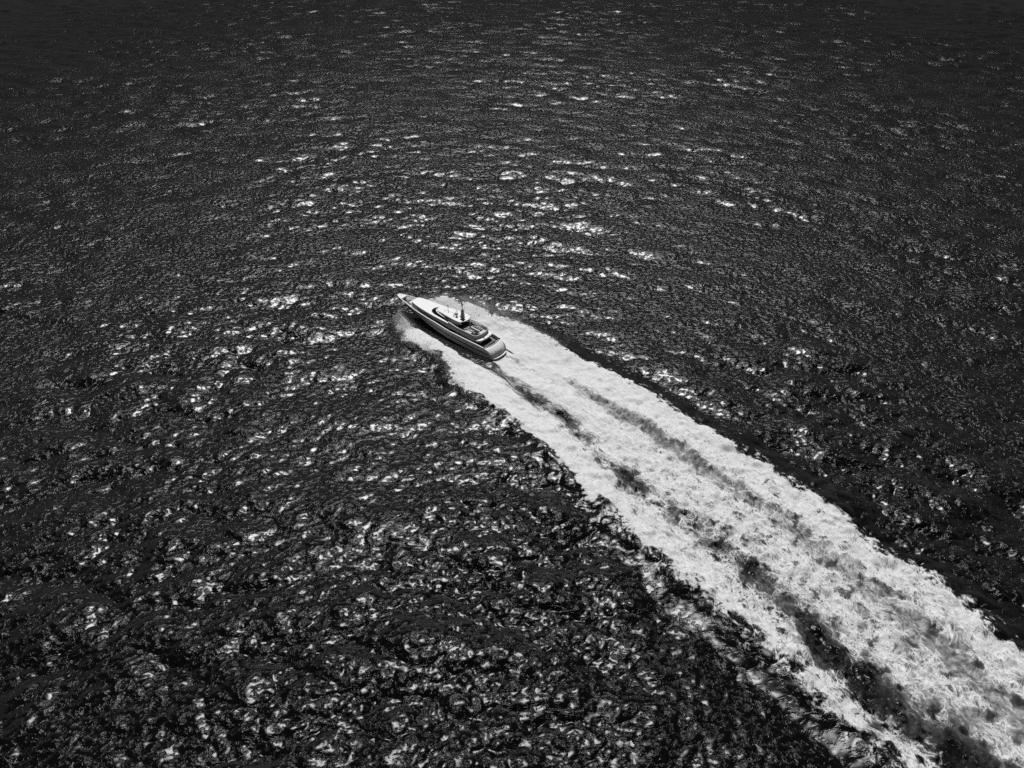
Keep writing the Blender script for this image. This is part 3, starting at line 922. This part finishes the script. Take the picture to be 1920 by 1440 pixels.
# --- wheelhouse: raked black windscreen band, white brow and roof
def wh(t_):
    """outline factor functions at a height 0..1 of the window band"""
    return None
base = [(15.3, 2.36), (17, 2.34), (19, 2.28), (21, 2.16), (22.2, 2.02), (23.1, 1.76), (23.8, 1.3), (24.2, .7), (24.32, 0)]
topo = [(15.3, 2.30), (17, 2.20), (18.8, 2.08), (20.3, 1.90), (21.1, 1.74), (21.75, 1.46), (22.2, 1.06), (22.5, .56), (22.6, 0)]
def dens(pts, n=37):
    p = np.array(pts); d_ = np.r_[0, np.cumsum(np.hypot(*np.diff(p, axis=0).T))]
    s_ = np.linspace(0, d_[-1], n)
    return list(zip(hermite(d_, p[:, 0], s_), hermite(d_, p[:, 1], s_)))
B_, T_ = dens(base), dens(topo)
def mir(pts):
    return list(pts) + [(x, -y) for x, y in pts[-2::-1]]
B_, T_ = mir(B_), mir(T_)
lo = ramp([15, 18, 21, 24.4], [4.85, 4.93, 5.0, 5.02])
hi = ramp([15, 16.5, 18.5, 21, 22.7], [5.0, 5.3, 5.56, 5.62, 5.66])
zr = ramp([14.0, 15, 16.5, 18.5, 21, 22.7], [5.16, 5.28, 5.52, 5.80, 5.84, 5.84])
part('windscreen', *grid([[(x, y, lo(x)) for x, y in B_], [((x + u_) / 2 + .02, (y + v_) / 2, (lo(x) + hi(u_)) / 2 + .03) for (x, y), (u_, v_) in zip(B_, T_)], [(u_, v_, hi(u_)) for u_, v_ in T_]]), M_glass, smooth=60)
for s_ in (1, -1):
    for k in (24, 30):
        i = k if s_ > 0 else len(B_) - 1 - k
        (x, y), (u_, v_) = B_[i], T_[i]
        part('windscreen_pillar', *tube([(x, y * 1.004, lo(x) + .01), ((x + u_) / 2 + .02, (y + v_) / 2, (lo(x) + hi(u_)) / 2 + .04), (u_, v_ * 1.004, hi(u_) + .01)], .035, 5), M_dark)
Tin = [(x - (.18 if abs(y) < 1.5 else .0), y - math.copysign(min(abs(y), .1), y)) for x, y in T_]
To = [(x + (.06 if abs(y) < 1.5 else 0), y * 1.02) for x, y in T_]
rows = [[(x, y, hi(x)) for x, y in To], [(x, y, zr(x) - .04) for x, y in To], [(x, y, zr(x)) for x, y in Tin], [(x * .995, y * .8, zr(x) + .03) for x, y in Tin], [(min(x, 21.0), y * .05, 5.9) for x, y in Tin]]
part('wheelhouse_roof', *grid(rows), M_deck, smooth=40)
# side wing sweeping from the roof down into the coaming
for s_ in (1, -1):
    xs_ = np.linspace(12.6, 16.4, 12)
    rows = [[(x, s_ * 2.42, 4.8), (x, s_ * 2.36, max(zr(max(x, 14)) - .0 - .10 * max(0, 14 - x), 4.95)), (x, s_ * 2.26, max(zr(max(x, 14)) - .10 * max(0, 14 - x), 4.95)), (x, s_ * 2.22, 4.8)] for x in xs_]
    part('side_wing', *grid(rows, True, True, True), M_white, smooth=40)
    part('navigation_lamp', *box(14.0, 14.35, s_ * 2.4 - .08, s_ * 2.4 + .08, 5.02, 5.2), M_black, bevel=.02)
# --- hardtop: raised top on solid sides with a slot, round after edge
tw = ramp([11.4, 12.5, 14, 17, 19, 19.9], [1.1, 2.2, 2.28, 2.08, 1.82, 1.66])
tz = ramp([11.3, 14, 18, 20, 21.6], [6.50, 6.55, 6.42, 6.30, 5.98])
xs_ = list(np.linspace(12.5, 19.9, 20))
arc = [(12.5 - 1.15 * math.cos(a), 2.2 * math.sin(a)) for a in np.linspace(math.pi / 2, 0, 12)][1:]
pl = [(x, tw(x)) for x in xs_[::-1]] + arc
pl = pl + [(x, -y) for x, y in pl[-2::-1]]
rows = [[(x, y, tz(x) - .16) for x, y in pl], [(x, y, tz(x) - .02) for x, y in pl], [(x, y * .97, tz(x) + .02) for x, y in pl], [(min(max(x, 12.2), 19.9), y * .5, tz(x) + .06) for x, y in pl], [(min(max(x, 12.4), 19.9), y * .02, tz(x) + .075) for x, y in pl]]
top = part('hardtop', *grid(rows, False, True, False), M_deck, smooth=35)
# forward slope joining the hardtop to the wheelhouse roof
fx = np.linspace(19.9, 21.7, 8)
rows = [[(x, y_ * (tw(19.9) - .16 * (x - 19.9)), tz(x) + .055 * (1 - (x - 19.9) / 1.8) * (1 - y_ * y_) - .02) for y_ in np.linspace(-1, 1, 9)] for x in fx]
skirt = [[(x, s_ * (tw(19.9) - .16 * (x - 19.9)), 5.7 if q_ else tz(x) - .02) for x in fx for q_ in (0,)] for s_ in (1,)]
V1 = grid(rows)
sides = [grid([[(x, s_ * (tw(19.9) - .16 * (x - 19.9)), tz(x) - .02) for x in fx], [(x, s_ * (tw(19.9) - .16 * (x - 19.9)), 5.72) for x in fx]]) for s_ in (1, -1)]
part('hardtop_front', *join(V1, *sides), M_deck, smooth=35)
for s_ in (1, -1):
    xs2 = np.linspace(11.7, 19.9, 24)
    lowf = ramp([11.7, 12.6, 14, 16, 20], [5.98, 5.55, 5.15, 5.3, 5.6])
    upf = ramp([11.7, 12.4, 13, 20], [6.08, 6.3, 6.4, 6.2])
    rows = []
    for x in xs2:
        y0 = (tw(max(x, 12.6)) - .05); yb = y0 + .06
        rows.append([(x, s_ * yb, lowf(x)), (x, s_ * y0, max(upf(x), lowf(x) + .06) if x < 13 else tz(x) - .1), (x, s_ * (y0 - .12), max(upf(x), lowf(x) + .06) if x < 13 else tz(x) - .1), (x, s_ * (yb - .12), lowf(x))])
    sw = part('hardtop_side', *grid(rows, True, True, True), M_white, smooth=40)
    rows = [[(x, s_ * (tw(x) + .022), 5.98 + .014 * (18 - x) + d_) for d_ in (-w, w)] for x, w in zip(np.linspace(14.9, 18.0, 12), .11 * np.sin(np.linspace(.12, math.pi - .5, 12)))]
    part('side_slot', *grid(rows), M_black, sw)
part('helm_console', *box(13.6, 14.8, -1.6, 1.4, 4.07, 5.1), M_dark, bevel=.1)
for y in (-.8, .6):
    part('helm_seat', *join(box(12.7, 13.25, y - .3, y + .3, 4.07, 4.7), box(12.6, 12.75, y - .3, y + .3, 4.6, 5.3)), M_dark, bevel=.06)

# --- mast and aerials on the hardtop
def loftbox(levels):
    rows = [[(x + a * lx, y + b * ly, z) for a, b in ((-.5, -.5), (.5, -.5), (.5, .5), (-.5, .5))] for x, y, z, lx, ly in levels]
    return grid(rows, True, True, True)
MX, MY = 13.15, -.05
mast = part('mast', *loftbox([(MX, MY, 6.55, 1.05, .95), (MX, MY, 7.3, .8, .75), (MX - .05, MY, 8.6, .55, .6), (MX - .05, MY, 8.75, .5, .5)]), M_grey, smooth=20, bevel=.04)
part('mast_platform', *join(box(MX - .5, MX + .4, MY - .55, MY + .55, 8.76, 8.86), box(MX - .12, MX + .12, MY - .14, MY + .14, 8.86, 9.25), box(MX - .4, MX + .3, MY - .45, MY + .45, 9.25, 9.34)), M_grey, mast, bevel=.02)
part('mast_arm', *box(MX - .1, MX + .14, MY - .1, MY + 1.05, 7.34, 7.5), M_grey, mast)
part('mast_arm', *box(MX - .1, MX + .14, MY - .95, MY, 7.1, 7.24), M_grey, mast)
for dy in (-.17, .2):
    part('mast_pole', *tube([(MX - .05, MY + dy, 9.34), (MX - .05, MY + dy * .8, 10.5)], .05, 6), M_grey, mast)
part('crosstree', *join(tube([(MX, MY + .75, 10.25), (MX, MY - .45, 10.55)], .05, 6), box(MX - .1, MX + .1, MY + .14, MY + .36, 10.6, 10.85), box(MX - .08, MX + .08, MY - .38, MY - .2, 10.45, 10.75)), M_dark, mast)
part('mast_lamp', *lathe([(.1, 11.0), (.13, 11.1), (.13, 11.25), (.05, 11.32)], MX, MY + .25, 10), M_black, mast)
part('whip_aerial', *tube([(MX, MY + .05, 10.6), (MX, MY + .05, 12.0)], [.05, .025], 6), M_dark, mast)
for dx, dy, z in ((.5, -.55, 10.9), (-.4, -.5, 11.2)):
    part('whip_aerial', *tube([(MX + dx, MY + dy, 9.3), (MX + dx, MY + dy, z)], .02, 5), M_dark, mast)
dome = part('satellite_dome', *lathe([(.2, 6.95), (.36, 7.05), (.42, 7.25), (.42, 7.5), (.36, 7.72), (.2, 7.85), (.05, 7.9)], 14.75, .62, 20), M_white, smooth=60)
part('dome_bracket', *tube([(14.75, .62, 6.5), (14.75, .62, 6.96)], .1, 8), M_grey, dome)
rs = part('radar_scanner', *lathe([(.24, 6.5), (.24, 6.72), (.1, 6.76), (.1, 6.88)], 15.95, -.1, 12), M_white)
ca, sa = math.cos(math.radians(-72)), math.sin(math.radians(-72))
bar = [(15.95 + ca * a - sa * b, -.1 + sa * a + ca * b) for a, b in ((-1.45, -.08), (1.45, -.08), (1.45, .08), (-1.45, .08))]
part('radar_bar', *slab(bar, 6.88, 7.03), M_grey, rs, bevel=.03)
shadow_base = part('radar_scanner', *lathe([(.2, 6.5), (.2, 6.6), (.09, 6.64), (.09, 6.7)], 15.55, .45, 12), M_white)  # base of the short bar that takes the place of a shadow
bar_shadow = [(15.55 + ca * a - sa * b, .45 + sa * a + ca * b) for a, b in ((-.75, -.06), (.75, -.06), (.75, .06), (-.75, .06))]
part('radar_bar', *slab(bar_shadow, 6.7, 6.8), M_grey, shadow_base, bevel=.02)  # short bar modelled where the long bar's shadow lies
pole = part('aerial_pole', *tube([(18.55, 0, 6.4), (18.55, 0, 8.15)], .06, 8), M_grey)
part('pole_lamp', *lathe([(.06, 8.1), (.13, 8.16), (.13, 8.42), (.05, 8.5)], 18.55, 0, 10), M_dark, pole)
part('horn', *join(tube([(19.1, .55, 6.45), (19.5, .55, 6.47)], [.05, .12], 8), box(19.0, 19.15, .48, .62, 6.3, 6.5)), M_grey)
part('searchlight', *join(lathe([(.1, 5.86), (.06, 5.9), (.06, 6.05)], 21.9, .9, 8), lathe([(.05, 6.0), (.13, 6.06), (.13, 6.22), (.05, 6.26)], 21.9, .9, 10)), M_grey)

# --- cockpit under the overhang, stern stair strip with painted shade on the starboard quarter
part('cockpit_sofa', *join(box(3.0, 3.9, -1.9, 1.9, 2.02, 2.40), box(2.75, 3.05, -1.9, 1.9, 2.02, 2.7)), M_dark, bevel=.06)  # seat coloured dark to carry the overhang's shadow
ck = part('cockpit_table', *box(4.4, 5.6, -1.0, 1.0, 2.68, 2.74), M_dark, bevel=.02)
part('table_leg', *lathe([(.25, 2.03), (.1, 2.1), (.1, 2.68)], 5.0, 0, 12), M_steel, ck)
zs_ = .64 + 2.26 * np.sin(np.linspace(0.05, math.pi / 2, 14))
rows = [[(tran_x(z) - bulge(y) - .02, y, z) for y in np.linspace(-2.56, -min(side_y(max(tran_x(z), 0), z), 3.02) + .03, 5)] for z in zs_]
stair = part('stern_stair_shade', *grid(rows), M_dark, smooth=60, label='stair strip down the starboard quarter, painted dark as shade')  # shade of the quarter's inner side painted as this dark strip
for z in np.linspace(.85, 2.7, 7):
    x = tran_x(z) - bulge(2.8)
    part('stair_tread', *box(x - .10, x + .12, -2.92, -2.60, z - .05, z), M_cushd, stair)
part('stair_wall', *grid([[(tran_x(z) + .55, -2.50, z), (tran_x(z) - bulge(2.5) - .10, -2.50, z - .03), (tran_x(z) - bulge(2.5) - .10, -2.58, z - .03), (tran_x(z) + .55, -2.58, z)] for z in np.linspace(.6, 2.88, 9)], True, True, True), M_white, smooth=40)
part('gate_rail', *join(*[tube([(3.15 + d_, -2.9 + e_, 2.9), (3.15 + d_, -2.9 + e_, 3.4)], .035, 6) for d_, e_ in ((0, 0), (.9, -.05), (0, .5))], tube([(4.05, -2.95, 3.4), (3.15, -2.9, 3.4), (3.15, -2.4, 3.4)], .035, 6)), M_steel)
for y in (2.75, -2.75):
    part('stern_cleat', *tube([(2.95, y - .16, 3.06), (2.95, y, 3.02), (2.95, y + .16, 3.06)], .045, 6), M_steel)
